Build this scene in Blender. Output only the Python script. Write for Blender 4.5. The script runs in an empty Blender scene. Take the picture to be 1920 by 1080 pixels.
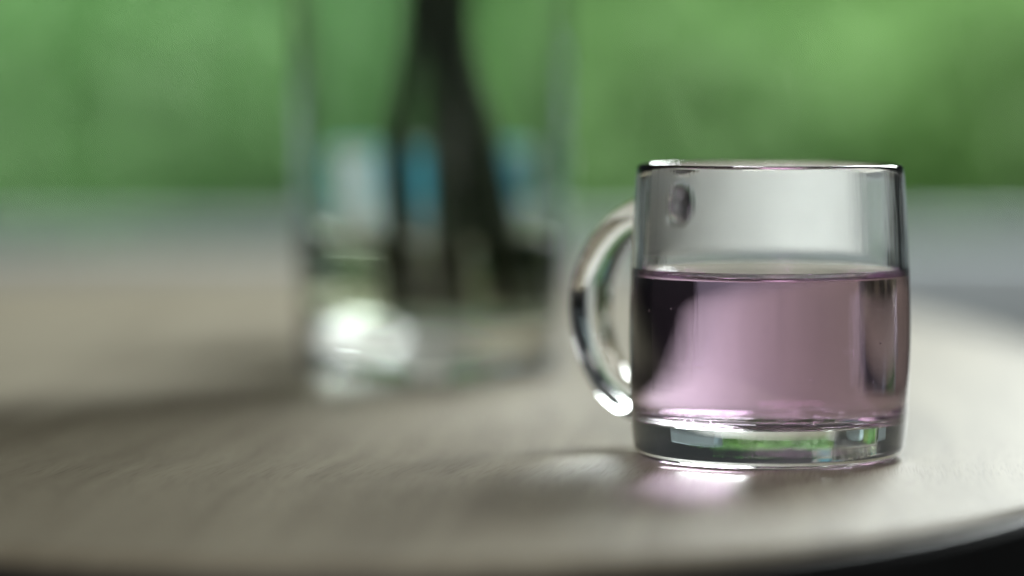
import bpy, bmesh, math, random
from mathutils import Vector, Matrix, Euler
random.seed(7)
S = bpy.context.scene
C = bpy.context.collection
R = math.radians

# ------------------------------------------------------------------ camera
FPX = 6160.0                                   # focal length in pixels of a 1920 px wide frame
cam_d = bpy.data.cameras.new('camera'); cam = bpy.data.objects.new('camera', cam_d); C.objects.link(cam)
cam_d.sensor_width = 36.0
cam_d.lens = 36.0 * FPX / 1920.0
cam_d.clip_start = 0.05; cam_d.clip_end = 400
cam.location = (0, 0, 0.105)
cam.rotation_euler = (R(90) - math.atan(350 / FPX), 0, 0)
cam_d.dof.use_dof = True
cam_d.dof.focus_distance = 0.937
cam_d.dof.aperture_fstop = 2.7
S.camera = cam

# ------------------------------------------------------------------ world, lamps, exposure
w = bpy.data.worlds.new('World'); S.world = w; w.use_nodes = True
bg = w.node_tree.nodes['Background']
bg.inputs['Color'].default_value = (0.80, 0.95, 1.0, 1); bg.inputs['Strength'].default_value = 0.035

def lamp(name, loc, target, sx, sy, watts, col, spread=180):
    d = bpy.data.lights.new(name, 'AREA'); d.shape = 'RECTANGLE'; d.size = sx; d.size_y = sy
    d.spread = R(spread); d.energy = watts; d.color = col
    o = bpy.data.objects.new(name, d); C.objects.link(o); o.location = loc
    o.rotation_euler = (Vector(target) - Vector(loc)).to_track_quat('-Z', 'Y').to_euler()
    return o
lamp('window_light', (0.98, 2.9, 1.35), (0.06, 0.98, 0.0), 1.05, 1.05, 98, (0.94, 1.0, 0.99))
lamp('garden_daylight', (0.2, 6.6, 2.8), (0.1, 7.8, 0.0), 6.0, 1.4, 270, (1.0, 1.0, 0.93), 80)
lamp('front_fill', (-0.5, -1.3, 2.0), (0.0, 1.6, 0.0), 1.4, 1.0, 44, (1.0, 0.97, 0.93))  # unseen fill added behind the camera to brighten faces turned towards it

S.view_settings.view_transform = 'Standard'; S.view_settings.look = 'None'
S.view_settings.exposure = 0.0; S.view_settings.gamma = 1.0
S.render.engine = 'CYCLES'
cy = S.cycles
cy.use_denoising = True
cy.max_bounces = 40; cy.transmission_bounces = 40; cy.glossy_bounces = 12; cy.diffuse_bounces = 4
cy.transparent_max_bounces = 16; cy.volume_bounces = 0
cy.caustics_refractive = True; cy.caustics_reflective = True; cy.blur_glossy = 0.3
cy.sample_clamp_indirect = 0.0

# ------------------------------------------------------------------ materials
def mat(name):
    m = bpy.data.materials.new(name); m.use_nodes = True
    nt = m.node_tree
    return m, nt, nt.nodes['Principled BSDF']

def plain(name, col, rough=0.6, spec=0.5, scale=20.0, vary=0.12, bump=0.0):
    m, nt, p = mat(name)
    tc = nt.nodes.new('ShaderNodeTexCoord'); n = nt.nodes.new('ShaderNodeTexNoise')
    n.inputs['Scale'].default_value = scale; n.inputs['Detail'].default_value = 5
    r = nt.nodes.new('ShaderNodeValToRGB')
    r.color_ramp.elements[0].position = 0.3; r.color_ramp.elements[1].position = 0.7
    r.color_ramp.elements[0].color = tuple(c * (1 - vary) for c in col) + (1,)
    r.color_ramp.elements[1].color = tuple(min(1, c * (1 + vary)) for c in col) + (1,)
    nt.links.new(tc.outputs['Object'], n.inputs['Vector']); nt.links.new(n.outputs['Fac'], r.inputs['Fac'])
    nt.links.new(r.outputs['Color'], p.inputs['Base Color'])
    p.inputs['Roughness'].default_value = rough; p.inputs['Specular IOR Level'].default_value = spec
    if bump:
        b = nt.nodes.new('ShaderNodeBump'); b.inputs['Strength'].default_value = bump; b.inputs['Distance'].default_value = 0.002
        nt.links.new(n.outputs['Fac'], b.inputs['Height']); nt.links.new(b.outputs['Normal'], p.inputs['Normal'])
    return m

def glass(name, ior=1.5, tint=(0.985, 1.0, 0.993), sigma=None, rough=0.0, ripple=0.0):
    m, nt, p = mat(name)
    p.inputs['Base Color'].default_value = tuple(tint) + (1,)
    p.inputs['Transmission Weight'].default_value = 1.0
    p.inputs['Roughness'].default_value = rough
    p.inputs['IOR'].default_value = ior
    if ripple:
        tc = nt.nodes.new('ShaderNodeTexCoord'); mp = nt.nodes.new('ShaderNodeMapping'); mp.inputs['Scale'].default_value = (260, 260, 30)
        n = nt.nodes.new('ShaderNodeTexNoise'); n.inputs['Scale'].default_value = 1; n.inputs['Detail'].default_value = 2
        b = nt.nodes.new('ShaderNodeBump'); b.inputs['Strength'].default_value = ripple; b.inputs['Distance'].default_value = 0.0004
        nt.links.new(tc.outputs['Object'], mp.inputs['Vector']); nt.links.new(mp.outputs['Vector'], n.inputs['Vector'])
        nt.links.new(n.outputs['Fac'], b.inputs['Height']); nt.links.new(b.outputs['Normal'], p.inputs['Normal'])
    if sigma:
        v = nt.nodes.new('ShaderNodeVolumeAbsorption'); d = max(sigma) * 1.02
        v.inputs['Density'].default_value = d
        v.inputs['Color'].default_value = tuple(1 - s / d for s in sigma) + (1,)
        nt.links.new(v.outputs['Volume'], nt.nodes['Material Output'].inputs['Volume'])
    return m

def leafmat(name, col, trans=0.45):
    m, nt, p = mat(name)
    tc = nt.nodes.new('ShaderNodeTexCoord'); n = nt.nodes.new('ShaderNodeTexNoise'); n.inputs['Scale'].default_value = 3.0
    r = nt.nodes.new('ShaderNodeValToRGB')
    r.color_ramp.elements[0].position = 0.35; r.color_ramp.elements[1].position = 0.68
    r.color_ramp.elements[0].color = tuple(c * 0.8 for c in col) + (1,)
    r.color_ramp.elements[1].color = tuple(c * 1.15 for c in col) + (1,)
    nt.links.new(tc.outputs['Object'], n.inputs['Vector']); nt.links.new(n.outputs['Fac'], r.inputs['Fac'])
    nt.links.new(r.outputs['Color'], p.inputs['Base Color']); p.inputs['Roughness'].default_value = 0.5
    t = nt.nodes.new('ShaderNodeBsdfTranslucent'); mx = nt.nodes.new('ShaderNodeMixShader'); mx.inputs['Fac'].default_value = trans
    nt.links.new(r.outputs['Color'], t.inputs['Color'])
    nt.links.new(p.outputs['BSDF'], mx.inputs[1]); nt.links.new(t.outputs['BSDF'], mx.inputs[2])
    nt.links.new(mx.outputs['Shader'], nt.nodes['Material Output'].inputs['Surface'])
    return m

def wood():
    m, nt, p = mat('bleached_oak'); L = nt.links.new; N = nt.nodes.new
    tc = N('ShaderNodeTexCoord')
    mp = N('ShaderNodeMapping'); mp.inputs['Rotation'].default_value = (0, 0, R(12)); L(tc.outputs['Object'], mp.inputs['Vector'])
    # slow wander of the grain
    nw = N('ShaderNodeTexNoise'); nw.inputs['Scale'].default_value = 5.0; nw.inputs['Detail'].default_value = 2; L(mp.outputs['Vector'], nw.inputs['Vector'])
    ad = N('ShaderNodeVectorMath'); ad.operation = 'MULTIPLY_ADD'
    L(nw.outputs['Color'], ad.inputs[0]); ad.inputs[1].default_value = (0.03, 0.0, 0.0); L(mp.outputs['Vector'], ad.inputs[2])
    s1 = N('ShaderNodeMapping'); s1.inputs['Scale'].default_value = (95, 5, 1); L(ad.outputs['Vector'], s1.inputs['Vector'])
    n1 = N('ShaderNodeTexNoise'); n1.inputs['Scale'].default_value = 1.0; n1.inputs['Detail'].default_value = 4; L(s1.outputs['Vector'], n1.inputs['Vector'])
    s2 = N('ShaderNodeMapping'); s2.inputs['Scale'].default_value = (1500, 60, 1); L(ad.outputs['Vector'], s2.inputs['Vector'])
    n2 = N('ShaderNodeTexNoise'); n2.inputs['Scale'].default_value = 1.0; n2.inputs['Detail'].default_value = 3; L(s2.outputs['Vector'], n2.inputs['Vector'])
    r1 = N('ShaderNodeValToRGB'); e = r1.color_ramp.elements
    e[0].position = 0.36; e[0].color = (0.228, 0.198, 0.140, 1); e[1].position = 0.64; e[1].color = (0.305, 0.272, 0.198, 1)
    L(n1.outputs['Fac'], r1.inputs['Fac'])
    r2 = N('ShaderNodeValToRGB'); e = r2.color_ramp.elements
    e[0].position = 0.33; e[0].color = (0.70, 0.68, 0.64, 1); e[1].position = 0.50; e[1].color = (1, 1, 1, 1)
    L(n2.outputs['Fac'], r2.inputs['Fac'])
    mu = N('ShaderNodeMix'); mu.data_type = 'RGBA'; mu.blend_type = 'MULTIPLY'; mu.inputs['Factor'].default_value = 0.8
    L(r1.outputs['Color'], mu.inputs['A']); L(r2.outputs['Color'], mu.inputs['B']); L(mu.outputs['Result'], p.inputs['Base Color'])
    b1 = N('ShaderNodeBump'); b1.inputs['Strength'].default_value = 0.18; b1.inputs['Distance'].default_value = 0.0002; L(n2.outputs['Fac'], b1.inputs['Height'])
    b2 = N('ShaderNodeBump'); b2.inputs['Strength'].default_value = 0.12; b2.inputs['Distance'].default_value = 0.0006; L(n1.outputs['Fac'], b2.inputs['Height'])
    L(b1.outputs['Normal'], b2.inputs['Normal']); L(b2.outputs['Normal'], p.inputs['Normal'])
    p.inputs['Roughness'].default_value = 0.52; p.inputs['Specular IOR Level'].default_value = 0.4
    return m

def bowl_glaze():
    """white glaze with a band of soft blue brushed patches round the upper half"""
    m, nt, p = mat('bowl_glaze'); L = nt.links.new; N = nt.nodes.new
    tc = N('ShaderNodeTexCoord'); sp = N('ShaderNodeSeparateXYZ'); L(tc.outputs['Object'], sp.inputs['Vector'])
    n = N('ShaderNodeTexNoise'); n.inputs['Scale'].default_value = 60; n.inputs['Detail'].default_value = 3; L(tc.outputs['Object'], n.inputs['Vector'])
    def mth(op, a, b=None):
        q = N('ShaderNodeMath'); q.operation = op
        for i, v in enumerate((a, b)):
            if v is None: continue
            if isinstance(v, (int, float)): q.inputs[i].default_value = v
            else: L(v, q.inputs[i])
        return q.outputs['Value']
    ang = mth('ARCTAN2', sp.outputs['Y'], sp.outputs['X'])
    wave = mth('COSINE', mth('MULTIPLY', mth('SUBTRACT', ang, R(-75)), 3.0))
    wave = mth('ADD', wave, mth('MULTIPLY', mth('SUBTRACT', n.outputs['Fac'], 0.5), 1.6))
    mz = N('ShaderNodeMapRange'); mz.interpolation_type = 'SMOOTHSTEP'; mz.inputs['From Min'].default_value = 0.054; mz.inputs['From Max'].default_value = 0.064; L(sp.outputs['Z'], mz.inputs['Value'])
    mw = N('ShaderNodeMapRange'); mw.interpolation_type = 'SMOOTHSTEP'; mw.inputs['From Min'].default_value = -0.95; mw.inputs['From Max'].default_value = -0.45; L(wave, mw.inputs['Value'])
    f = mth('MULTIPLY', mz.outputs['Result'], mw.outputs['Result'])
    mx = N('ShaderNodeMix'); mx.data_type = 'RGBA'; L(f, mx.inputs['Factor'])
    mx.inputs['A'].default_value = (0.88, 0.87, 0.84, 1); mx.inputs['B'].default_value = (0.34, 0.78, 0.88, 1)
    L(mx.outputs['Result'], p.inputs['Base Color']); p.inputs['Roughness'].default_value = 0.25
    t = N('ShaderNodeBsdfTranslucent'); L(mx.outputs['Result'], t.inputs['Color']); ms = N('ShaderNodeMixShader'); ms.inputs['Fac'].default_value = 0.45   # thin bone china lets light through
    L(p.outputs['BSDF'], ms.inputs[1]); L(t.outputs['BSDF'], ms.inputs[2]); L(ms.outputs['Shader'], nt.nodes['Material Output'].inputs['Surface'])
    return m

def mist():
    """fine condensation: a clear film covered with tiny scattering droplets"""
    m, nt, p = mat('condensation'); L = nt.links.new; N = nt.nodes.new
    tc = N('ShaderNodeTexCoord'); n = N('ShaderNodeTexNoise'); n.inputs['Scale'].default_value = 60; n.inputs['Detail'].default_value = 6
    L(tc.outputs['Object'], n.inputs['Vector'])
    d = N('ShaderNodeBsdfDiffuse'); d.inputs['Color'].default_value = (0.94, 0.94, 0.91, 1)
    t = N('ShaderNodeBsdfTranslucent'); t.inputs['Color'].default_value = (0.94, 0.94, 0.91, 1)
    mx = N('ShaderNodeMixShader'); mx.inputs['Fac'].default_value = 0.75
    L(d.outputs['BSDF'], mx.inputs[1]); L(t.outputs['BSDF'], mx.inputs[2])
    tr = N('ShaderNodeBsdfTransparent'); m2 = N('ShaderNodeMixShader')
    r = N('ShaderNodeMapRange'); r.inputs['From Min'].default_value = 0.3; r.inputs['From Max'].default_value = 0.7
    r.inputs['To Min'].default_value = 0.86; r.inputs['To Max'].default_value = 0.95
    L(n.outputs['Fac'], r.inputs['Value']); 
    va = N('ShaderNodeVertexColor'); va.layer_name = 'cover'; mu = N('ShaderNodeMath'); mu.operation = 'MULTIPLY'
    L(r.outputs['Result'], mu.inputs[0]); L(va.outputs['Color'], mu.inputs[1]); L(mu.outputs['Value'], m2.inputs['Fac'])
    L(tr.outputs['BSDF'], m2.inputs[1]); L(mx.outputs['Shader'], m2.inputs[2])
    L(m2.outputs['Shader'], nt.nodes['Material Output'].inputs['Surface'])
    return m

M = dict(
    oak=wood(),
    black=plain('shade_black', (0.012, 0.012, 0.013), 0.5, 0.3),  # stands in for shade on and below the table edge
    mug=glass('mug_glass', 1.5, (0.985, 1.0, 0.994), ripple=0.12),
    drink=glass('pink_drink', 1.33, (1, 1, 1), sigma=(4.9, 10.4, 5.6)),
    bubble=glass('air_bubble', 0.752, (1, 1, 1)),
    vase=glass('vase_glass', 1.5, (0.955, 0.99, 0.975)),
    water=glass('vase_water', 1.33, (1, 1, 1), sigma=(7.0, 6.6, 10.5)),
    stem=plain('stem_green', (0.045, 0.062, 0.032), 0.5, 0.4, 60, 0.3),
    leaf=leafmat('bouquet_leaf', (0.05, 0.10, 0.035), 0.12),
    mist=mist(),
    wall=plain('blue_grey_render', (0.74, 0.81, 0.84), 0.8, 0.3, 6, 0.08, 0.2),
    dark_render=plain('dark_grey_render', (0.06, 0.06, 0.062), 0.8, 0.3, 6, 0.1, 0.2),
    pale=plain('pale_blue_render', (0.66, 0.82, 0.86), 0.8, 0.3, 6, 0.06, 0.2),
    paving=plain('grey_paving', (0.09, 0.09, 0.085), 0.8, 0.3, 3, 0.12, 0.2),
    bowl=bowl_glaze(),
    bark=plain('shrub_bark', (0.08, 0.06, 0.04), 0.8, 0.3, 30, 0.3),
)

# ------------------------------------------------------------------ helpers
def tag(o, label, cat, group=None, kind=None):
    if label: o['label'] = label
    if cat: o['category'] = cat
    if group: o['group'] = group
    if kind: o['kind'] = kind
    return o
def empty(name, loc=(0, 0, 0)):
    o = bpy.data.objects.new(name, None); C.objects.link(o); o.location = loc; o.empty_display_size = 0.02
    return o
def mesh_obj(name, verts, faces, m, parent=None, smooth=True):
    me = bpy.data.meshes.new(name); me.from_pydata(verts, [], faces); me.validate(); me.update()
    if smooth: me.polygons.foreach_set('use_smooth', [True] * len(me.polygons))
    me.materials.append(m)
    o = bpy.data.objects.new(name, me); C.objects.link(o); o.parent = parent
    return o
def spline(pts, n):
    """Catmull-Rom through points (any dimension), n steps per span"""
    P = [Vector(p) for p in pts]; out = []
    for i in range(len(P) - 1):
        p0 = P[i - 1] if i else P[0] * 2 - P[1]
        p1, p2 = P[i], P[i + 1]
        p3 = P[i + 2] if i + 2 < len(P) else P[-1] * 2 - P[-2]
        for k in range(n):
            t = k / n
            out.append(0.5 * ((2 * p1) + (p2 - p0) * t + (2 * p0 - 5 * p1 + 4 * p2 - p3) * t * t + (3 * p1 - p0 - 3 * p2 + p3) * t ** 3))
    out.append(P[-1]); return out
def lathe(name, prof, m, parent=None, seg=128, loc=(0, 0, 0)):
    """prof: list of (r,z); first and last on the axis (r=0)"""
    verts, faces, rings = [], [], []
    for r, z in prof:
        if r < 1e-7: rings.append([len(verts)]); verts.append((0, 0, z))
        else:
            rings.append(list(range(len(verts), len(verts) + seg)))
            for k in range(seg):
                a = 2 * math.pi * k / seg; verts.append((r * math.cos(a), r * math.sin(a), z))
    for a, b in zip(rings, rings[1:]):
        if len(a) == 1 and len(b) == 1: continue
        for k in range(seg):
            k2 = (k + 1) % seg
            if len(a) == 1: faces.append((a[0], b[k2], b[k]))
            elif len(b) == 1: faces.append((a[k], a[k2], b[0]))
            else: faces.append((a[k], a[k2], b[k2], b[k]))
    o = mesh_obj(name, verts, faces, m, parent); o.location = loc
    fix_normals(o); return o
def fix_normals(o):
    bm = bmesh.new(); bm.from_mesh(o.data); bmesh.ops.recalc_face_normals(bm, faces=bm.faces); bm.to_mesh(o.data); bm.free()
def tube(name, path, radii, m, parent=None, seg=12, side=None, cap=True):
    """swept tube; radii: list of (ra, rb) along 'side' axis and the other"""
    P = [Vector(p) for p in path]; verts, faces, rings = [], [], []
    for i, p in enumerate(P):
        t = (P[min(i + 1, len(P) - 1)] - P[max(i - 1, 0)]).normalized()
        s = Vector(side) if side else (Vector((1, 0, 0)) if abs(t.x) < 0.9 else Vector((0, 1, 0)))
        s = (s - t * s.dot(t)).normalized(); u = t.cross(s)
        ra, rb = radii[i] if isinstance(radii[i], tuple) else (radii[i], radii[i])
        rings.append(len(verts))
        for k in range(seg):
            a = 2 * math.pi * k / seg; verts.append(tuple(p + s * ra * math.cos(a) + u * rb * math.sin(a)))
    for a, b in zip(rings, rings[1:]):
        for k in range(seg): faces.append((a + k, a + (k + 1) % seg, b + (k + 1) % seg, b + k))
    if cap:
        faces.append(tuple(range(rings[0], rings[0] + seg))[::-1]); faces.append(tuple(range(rings[-1], rings[-1] + seg)))
    o = mesh_obj(name, verts, faces, m, parent); fix_normals(o); return o
def box(name, x0, x1, y0, y1, z0, z1, m, parent=None, bev=0.004):
    bm = bmesh.new(); bmesh.ops.create_cube(bm, size=1)
    for v in bm.verts:
        v.co = Vector(((x0 + x1) / 2 + v.co.x * (x1 - x0), (y0 + y1) / 2 + v.co.y * (y1 - y0), (z0 + z1) / 2 + v.co.z * (z1 - z0)))
    if bev: bmesh.ops.bevel(bm, geom=list(bm.edges), offset=bev, segments=2, affect='EDGES', profile=0.5)
    me = bpy.data.meshes.new(name); bm.to_mesh(me); bm.free(); me.materials.append(m)
    o = bpy.data.objects.new(name, me); C.objects.link(o); o.parent = parent; return o

# ------------------------------------------------------------------ setting
FLOOR = -0.72
g = mesh_obj('ground', [(-30, -10, FLOOR), (30, -10, FLOOR), (30, 60, FLOOR), (-30, 60, FLOOR)], [(0, 1, 2, 3)], M['paving'], smooth=False)
g['kind'] = 'structure'
wl = empty('low_wall', (0, 2.95, FLOOR))
tag(wl, 'low blue grey garden wall running behind the table', 'wall')
box('wall_body', -0.75, 0.75, 0.0, 0.025, 0.0, 0.618, M['wall'], wl)
box('coping', -0.75, 0.75, -0.015, 0.03, 0.62, 0.705, M['wall'], wl)
for sx in (-1, 1):  # unseen piers, added for the pale and dark tones the glass refracts
    x0, x1 = sorted((sx * 0.753, sx * 1.5))
    pr = box('added_pier', x0, x1, -0.03, 0.23, 0.0, 0.708, M['dark_render'], wl)
    box('added_pier_cap', x0, x1, -0.05, 0.25, 0.71, 0.82, M['pale'], wl)

# shrubs behind the wall
def shrub(loc, rx, rz, n, col, seed, trans=0.45, leaf=0.05):
    rnd = random.Random(seed)
    t = empty('garden_shrub', loc)
    for k in range(4):
        a = k * 1.57 + rnd.uniform(-.4, .4)
        path = spline([(0.03 * math.cos(a), 0.03 * math.sin(a), 0), (0.10 * math.cos(a), 0.10 * math.sin(a), rz * .5), (rx * .45 * math.cos(a), rx * .45 * math.sin(a), rz * 1.1)], 5)
        tube('trunk', path, [0.022 * (1 - .7 * i / (len(path) - 1)) for i in range(len(path))], M['bark'], t, 8)
    lumps = []
    for k in range(60):
        a = rnd.uniform(0, 6.28); q = rnd.uniform(0.1, 0.75)
        lumps.append((Vector((rx * q * math.cos(a), rx * q * math.sin(a), rz * rnd.uniform(0.35, 1.45))), rnd.uniform(.24, .38) * rx))
    V, F = [], []
    for i in range(n):
        c, r = rnd.choice(lumps)
        d = Vector((rnd.gauss(0, 1), rnd.gauss(0, 1), rnd.gauss(0, 1))).normalized()
        p = c + d * r * rnd.uniform(.55, 1.05)
        if p.z < 0.1: continue
        ax = (d + Vector((rnd.uniform(-.8, .8), rnd.uniform(-.8, .8), rnd.uniform(-.3, .8)))).normalized()
        u = ax.cross(Vector((0, 0, 1))); u = u.normalized() if u.length > .05 else Vector((1, 0, 0)); v = ax.cross(u)
        s = leaf * rnd.uniform(.7, 1.3); b = len(V)
        V += [tuple(p - v * s), tuple(p + u * s * .42 + ax * s * .1), tuple(p + v * s), tuple(p - u * s * .42 + ax * s * .1)]
        F += [(b, b + 1, b + 2), (b, b + 2, b + 3)]
    mesh_obj('crown', V, F, leafmat('shrub_leaf', col, trans), t, smooth=False)
    return t
hedge = [(-2.2, 5.3, .62, .62, (0.07, 0.16, 0.04)), (-1.35, 5.5, .66, .66, (0.10, 0.18, 0.045)), (-0.55, 5.3, .60, .66, (0.08, 0.20, 0.06)),
         (0.25, 5.4, .62, .66, (0.10, 0.225, 0.065)), (0.95, 5.3, .60, .68, (0.115, 0.25, 0.07)), (1.75, 5.5, .66, .66, (0.08, 0.185, 0.06)),
         (2.6, 5.4, .66, .64, (0.05, 0.15, 0.035)), (-0.9, 6.3, .8, .9, (0.05, 0.19, 0.045)), (0.5, 6.4, .85, .95, (0.07, 0.20, 0.045)), (1.7, 6.4, .8, .9, (0.055, 0.19, 0.05))]
for i, (x, y, rx, rz, col) in enumerate(hedge):
    s = shrub((x * 1.4, y * 1.4 + .3, FLOOR), rx * 1.35, rz, 7500, col, 20 + i)
    tag(s, 'soft green leafy shrub growing behind the low garden wall', 'shrub', 'shrubs behind the low wall')

# ------------------------------------------------------------------ oval table
TA, TB, TX, TY = 0.700, 0.325, -0.031, 1.436
def oval(a, b, z, n=256): return [(b * math.cos(2 * math.pi * k / n), a * math.sin(2 * math.pi * k / n), z) for k in range(n)]
def oval_solid(name, rings, m, parent, n=256):
    V = []; F = []
    for d, z in rings: V += oval(TA + d, TB + d, z, n)
    for r in range(len(rings) - 1):
        for k in range(n): F.append((r * n + k, r * n + (k + 1) % n, (r + 1) * n + (k + 1) % n, (r + 1) * n + k))
    F.append(tuple(range(n))[::-1]); F.append(tuple(range((len(rings) - 1) * n, len(rings) * n)))
    o = mesh_obj(name, V, F, m, parent, smooth=False); fix_normals(o); return o
TR = R(7.0); PY = TY - TA + 0.15                # the far end swings to the left about the near end
tb = empty('oval_table', (TX - math.sin(TR) * (TY - PY), PY + math.cos(TR) * (TY - PY), FLOOR)); tb.rotation_euler.z = TR
tag(tb, 'oval table with pale grey brown wooden top and edge coloured black as shade', 'table')
H = -FLOOR
oval_solid('tabletop', [(-0.006, H - 0.020), (-0.004, H - 0.003), (-0.0045, H - 0.0012), (-0.006, H)], M['oak'], tb)
eb = oval_solid('shaded_edge', [(-0.008, H - 0.040), (-0.002, H - 0.039), (0.0, H - 0.036), (0.0, H - 0.006), (-0.0015, H - 0.0035), (-0.0035, H - 0.0032), (-0.0035, H - 0.022)], M['black'], tb)  # shade on the table edge put into its black colour
oval_solid('added_plinth', [(-0.05, 0.0), (-0.05, H - 0.041)], M['black'], tb)  # black block added to keep the space below the top dark

# ------------------------------------------------------------------ glass mug
MUG = (0.0759, 0.966, 0.0004)
mm = 0.001
outer = [(0, .7), (15, .7), (30, .6), (33.5, .25), (35.6, 0), (37.1, .25), (38.6, 1.2), (39.6, 2.8), (40.15, 5.2), (40.72, 12), (41.2, 25), (41.3, 38), (41.0, 52), (40.45, 66), (39.6, 80), (39.3, 84.0), (39.0, 85.4), (38.3, 86.15), (37.5, 86.2), (36.8, 85.5), (36.5, 84.0)]
inner = [(36.6, 80), (37.2, 66), (37.7, 52), (37.9, 38), (37.75, 22), (37.2, 15.5), (36.0, 12.6), (33.5, 11.3), (29, 10.8), (15, 10.6), (0, 10.5)]
prof = [(p[0] * mm, p[1] * mm) for p in spline(outer + inner, 5)]
prof[0] = (0, prof[0][1]); prof[-1] = (0, prof[-1][1])
prof = [(max(r, 0.0), z) for r, z in prof]
mug = empty('glass_mug', MUG)
tag(mug, 'clear glass mug half filled with pink liquid on the wooden table', 'mug')
lathe('body', prof, M['mug'], mug, 160)
HA = R(135)                                      # handle points to the left and away
hx, hy = math.cos(HA), math.sin(HA)
hp = [(38.4, 72.6), (44, 72.0), (51, 70.0), (59.5, 65.6), (66.8, 58.6), (71.6, 49.5), (72.6, 39), (70.2, 28.5), (64.5, 19.5), (56.5, 13.6), (47.5, 11.2), (39.4, 11.2)]
hpath = [(p[0] * mm * hx, p[0] * mm * hy, p[1] * mm) for p in spline(hp, 6)]
nh = len(hpath)
hr = []
for i in range(nh):
    e = abs(i / (nh - 1) - .5) * 2
    hr.append((0.0079 - .0006 * e ** 4, 0.0050 + .0014 * e ** 8))
tube('handle', hpath, hr, M['mug'], mug, 32, side=(-hy, hx, 0))

# mist of condensation on the far inside wall above the drink
V = []; F = []; na, nz = 196, 30
zs = [58 + (84.4 - 58) * j / nz for j in range(nz + 1)]
for j, z in enumerate(zs):
    ri = 37.48 + (36.52 - 37.48) * (z - 60) / 24 - 0.12
    for k in range(na + 1):
        a = R(24 + 150 * k / na); V.append((ri * mm * math.cos(a), ri * mm * math.sin(a), z * mm))
for j in range(nz):
    for k in range(na):
        a = j * (na + 1) + k
        if (R(24 + 150 * (k + .5) / na - 135) * 37) ** 2 + (zs[j] + .4 - 73) ** 2 > 6.6 ** 2: F.append((a, a + 1, a + na + 2, a + na + 1))
ms = mesh_obj('condensation', V, F, M['mist'], mug); 
at = ms.data.color_attributes.new('cover', 'FLOAT_COLOR', 'POINT')
for j in range(nz + 1):
    for k in range(na + 1):
        c = min(1, k / 30, (na - k) / 10, (j + .6) / 3, (nz - j + 1) / 1.5); c = c * c * (3 - 2 * c)
        at.data[j * (na + 1) + k].color = (c, c, c, 1)
ms['label'] = 'pale mist on the far inside wall above the drink'

# the drink: reaches 0.15 mm into the glass so that no air gap shows
LV = 53.0
dr = [(0, 10.35), (15, 10.45), (29, 10.65), (33.6, 11.15), (36.12, 12.5), (37.35, 15.5), (37.9, 22), (38.05, 38), (37.87, 50), (37.80, LV + 2.4), (37.5, LV + 2.3), (36.9, LV + 1.4), (35.8, LV + .75), (33.8, LV + .3), (30, LV + .05), (16, LV), (0, LV)]
dp = [(max(p[0], 0) * mm, p[1] * mm) for p in spline(dr, 4)]; dp[0] = (0, dp[0][1]); dp[-1] = (0, dp[-1][1])
dk = lathe('drink', dp, M['drink'], None, 160, MUG)
tag(dk, 'translucent pale pink violet drink filling the lower half of the glass mug', 'drink')

# tiny air bubbles clinging to the floor of the mug
V = []; F = []; rb = random.Random(11)
bmx = bmesh.new(); bmesh.ops.create_icosphere(bmx, subdivisions=2, radius=1.0)
bv = [v.co.copy() for v in bmx.verts]; bf = [[v.index for v in f.verts] for f in bmx.faces]; bmx.free()
for k in range(46):
    a = rb.uniform(0, 6.283); q = rb.uniform(26, 33.5) if k % 4 else rb.uniform(4, 28); r = rb.uniform(.18, .42)
    z = 11.35 + r + (max(0, q - 29) * .28 if q > 29 else 0); o0 = len(V)
    if k > 38: q = rb.uniform(35.6, 36.6); z = rb.uniform(20, 46)
    V += [((q * math.cos(a) + v.x * r) * mm, (q * math.sin(a) + v.y * r) * mm, (z + v.z * r) * mm) for v in bv]
    F += [[o0 + i for i in f] for f in bf]
bb = mesh_obj('bubbles', V, F, M['bubble'], dk); bb['kind'] = 'stuff'

# ------------------------------------------------------------------ glass vase with water and stems
VS = (-0.031, 1.268, 0.0004)
vo = [(0, 1.0), (25, 1.0), (44, .6), (47, 0), (49, .8), (50.2, 3), (50.6, 8), (51.2, 30), (52.6, 80), (54.2, 140), (56.5, 215), (57, 222), (56.2, 224), (54.8, 223), (54.0, 215)]
vi = [(51.4, 140), (49.8, 80), (48.6, 40), (47.6, 28), (45, 22.5), (40, 20.5), (20, 19.5), (0, 19)]
vp = [(max(p[0], 0) * mm, p[1] * mm) for p in spline(vo + vi, 4)]; vp[0] = (0, vp[0][1]); vp[-1] = (0, vp[-1][1])
vs = empty('glass_vase', VS); tag(vs, 'tall clear glass vase with water and dark stems behind the mug', 'vase')
lathe('body', vp, M['vase'], vs, 128)
WL = 53
wp = [(0, 18.8), (20, 19.3), (40, 20.3), (45.15, 22.3), (47.8, 28), (48.8, 40), (49.15, 50), (49.4, WL + 1.6), (49.0, WL + 1.5), (48, WL + .3), (44, WL), (0, WL)]
wq = [(max(p[0], 0) * mm, p[1] * mm) for p in spline(wp, 4)]; wq[0] = (0, wq[0][1]); wq[-1] = (0, wq[-1][1])
wt = lathe('water', wq, M['water'], None, 128, VS); tag(wt, 'clear water filling the lower part of the tall glass vase', 'water')

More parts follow.
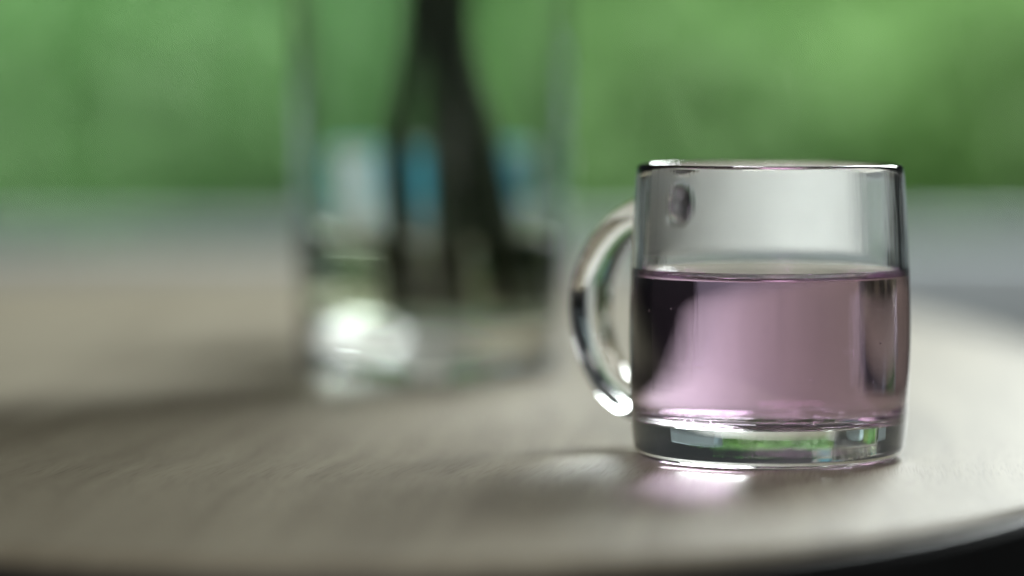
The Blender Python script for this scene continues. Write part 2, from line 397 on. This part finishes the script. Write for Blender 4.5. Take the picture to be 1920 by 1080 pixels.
# patterned bowl behind the vase
bw = empty('ceramic_bowl', (-0.034, 1.44, 0.0004)); tag(bw, 'white and pale blue footed ceramic bowl standing close behind the tall glass vase', 'bowl')
bp = [(0, 1), (20, 1), (24, 0), (28, 0), (29, 1.2), (27, 3), (18, 6), (10.5, 10), (8.5, 18), (8.5, 30), (10.5, 38), (18, 43.5), (38, 49), (51, 57), (56.3, 68), (57.6, 80), (57.5, 82.6), (56.6, 83.4), (55.4, 82.2), (53.6, 69), (48.5, 59.5), (36, 52.5), (18, 49.5), (0, 49)]
bq = [(max(p[0], 0) * mm, p[1] * mm) for p in spline(bp, 4)]; bq[0] = (0, bq[0][1]); bq[-1] = (0, bq[-1][1])
lathe('body', bq, M['bowl'], bw, 96)

def leaf_mesh(name, L, Wd):
    V = []; F = []; n = 6
    for i in range(n + 1):
        t = i / n; wd = Wd * math.sin(math.pi * min(1, t * .93 + .05)) ** .8; z = -.18 * L * t * t
        V += [(-wd, L * t, z + .12 * wd), (0, L * t, z), (wd, L * t, z + .12 * wd)]
    for i in range(n):
        a = 3 * i; F += [(a, a + 1, a + 4, a + 3), (a + 1, a + 2, a + 5, a + 4)]
    me = bpy.data.meshes.new(name); me.from_pydata(V, [], F); me.materials.append(M['leaf']); me.polygons.foreach_set('use_smooth', [True] * len(F)); return me
LM = leaf_mesh('leaf', 0.11, 0.034)
rnd = random.Random(3)
# foot, 84 mm up, 150 mm up, tip
stems = [((-10, -8), (-15, -6), (-7, -6), (-90, -50, 420)), ((-4, 18), (-11, 8), (-5, 4), (-40, 110, 440)), ((30, -6), (21, -6), (9, -6), (120, -70, 340)),
         ((36, 10), (24, 4), (12, 3), (130, 40, 380)), ((10, -18), (6, -12), (1, -9), (70, -130, 400)), ((18, 14), (12, 8), (5, 5), (90, 60, 470)),
         ((4, 4), (2, 0), (1, -1), (60, -30, 330)), ((24, 22), (16, 14), (8, 9), (140, -10, 330))]
for i, (a, m_, b, c) in enumerate(stems):
    t = empty('flower_stem', VS)
    tag(t, 'dark green leafy stem standing in the water of the tall glass vase', 'stem', 'stems in the glass vase')
    path = spline([(a[0] * mm, a[1] * mm, 24 * mm), (m_[0] * mm, m_[1] * mm, 84 * mm), (b[0] * mm, b[1] * mm, 150 * mm), (b[0] * mm + (c[0] - b[0]) * .22 * mm, b[1] * mm + (c[1] - b[1]) * .22 * mm, 250 * mm), (c[0] * mm, c[1] * mm, c[2] * mm)], 9)
    tube('stem', path, [0.0040 - .0019 * k / (len(path) - 1) for k in range(len(path))], M['stem'], t, 10)
    for k in range(48):
        q = path[len(path) - 1 - k * 22 // 48]
        rot = (R(rnd.uniform(-25, 45)), R(rnd.uniform(-25, 25)), k * 2.4 + i + rnd.uniform(-.4, .4))
        tip = q + Euler(rot).to_matrix() @ Vector((0, .11, -.02))
        if tip.z < .215 or q.z < .215: continue
        o = bpy.data.objects.new('leaf', LM); C.objects.link(o); o.parent = t; o.location = q
        o.rotation_euler = rot
        if not k: o.scale = (.8, .8, .8)
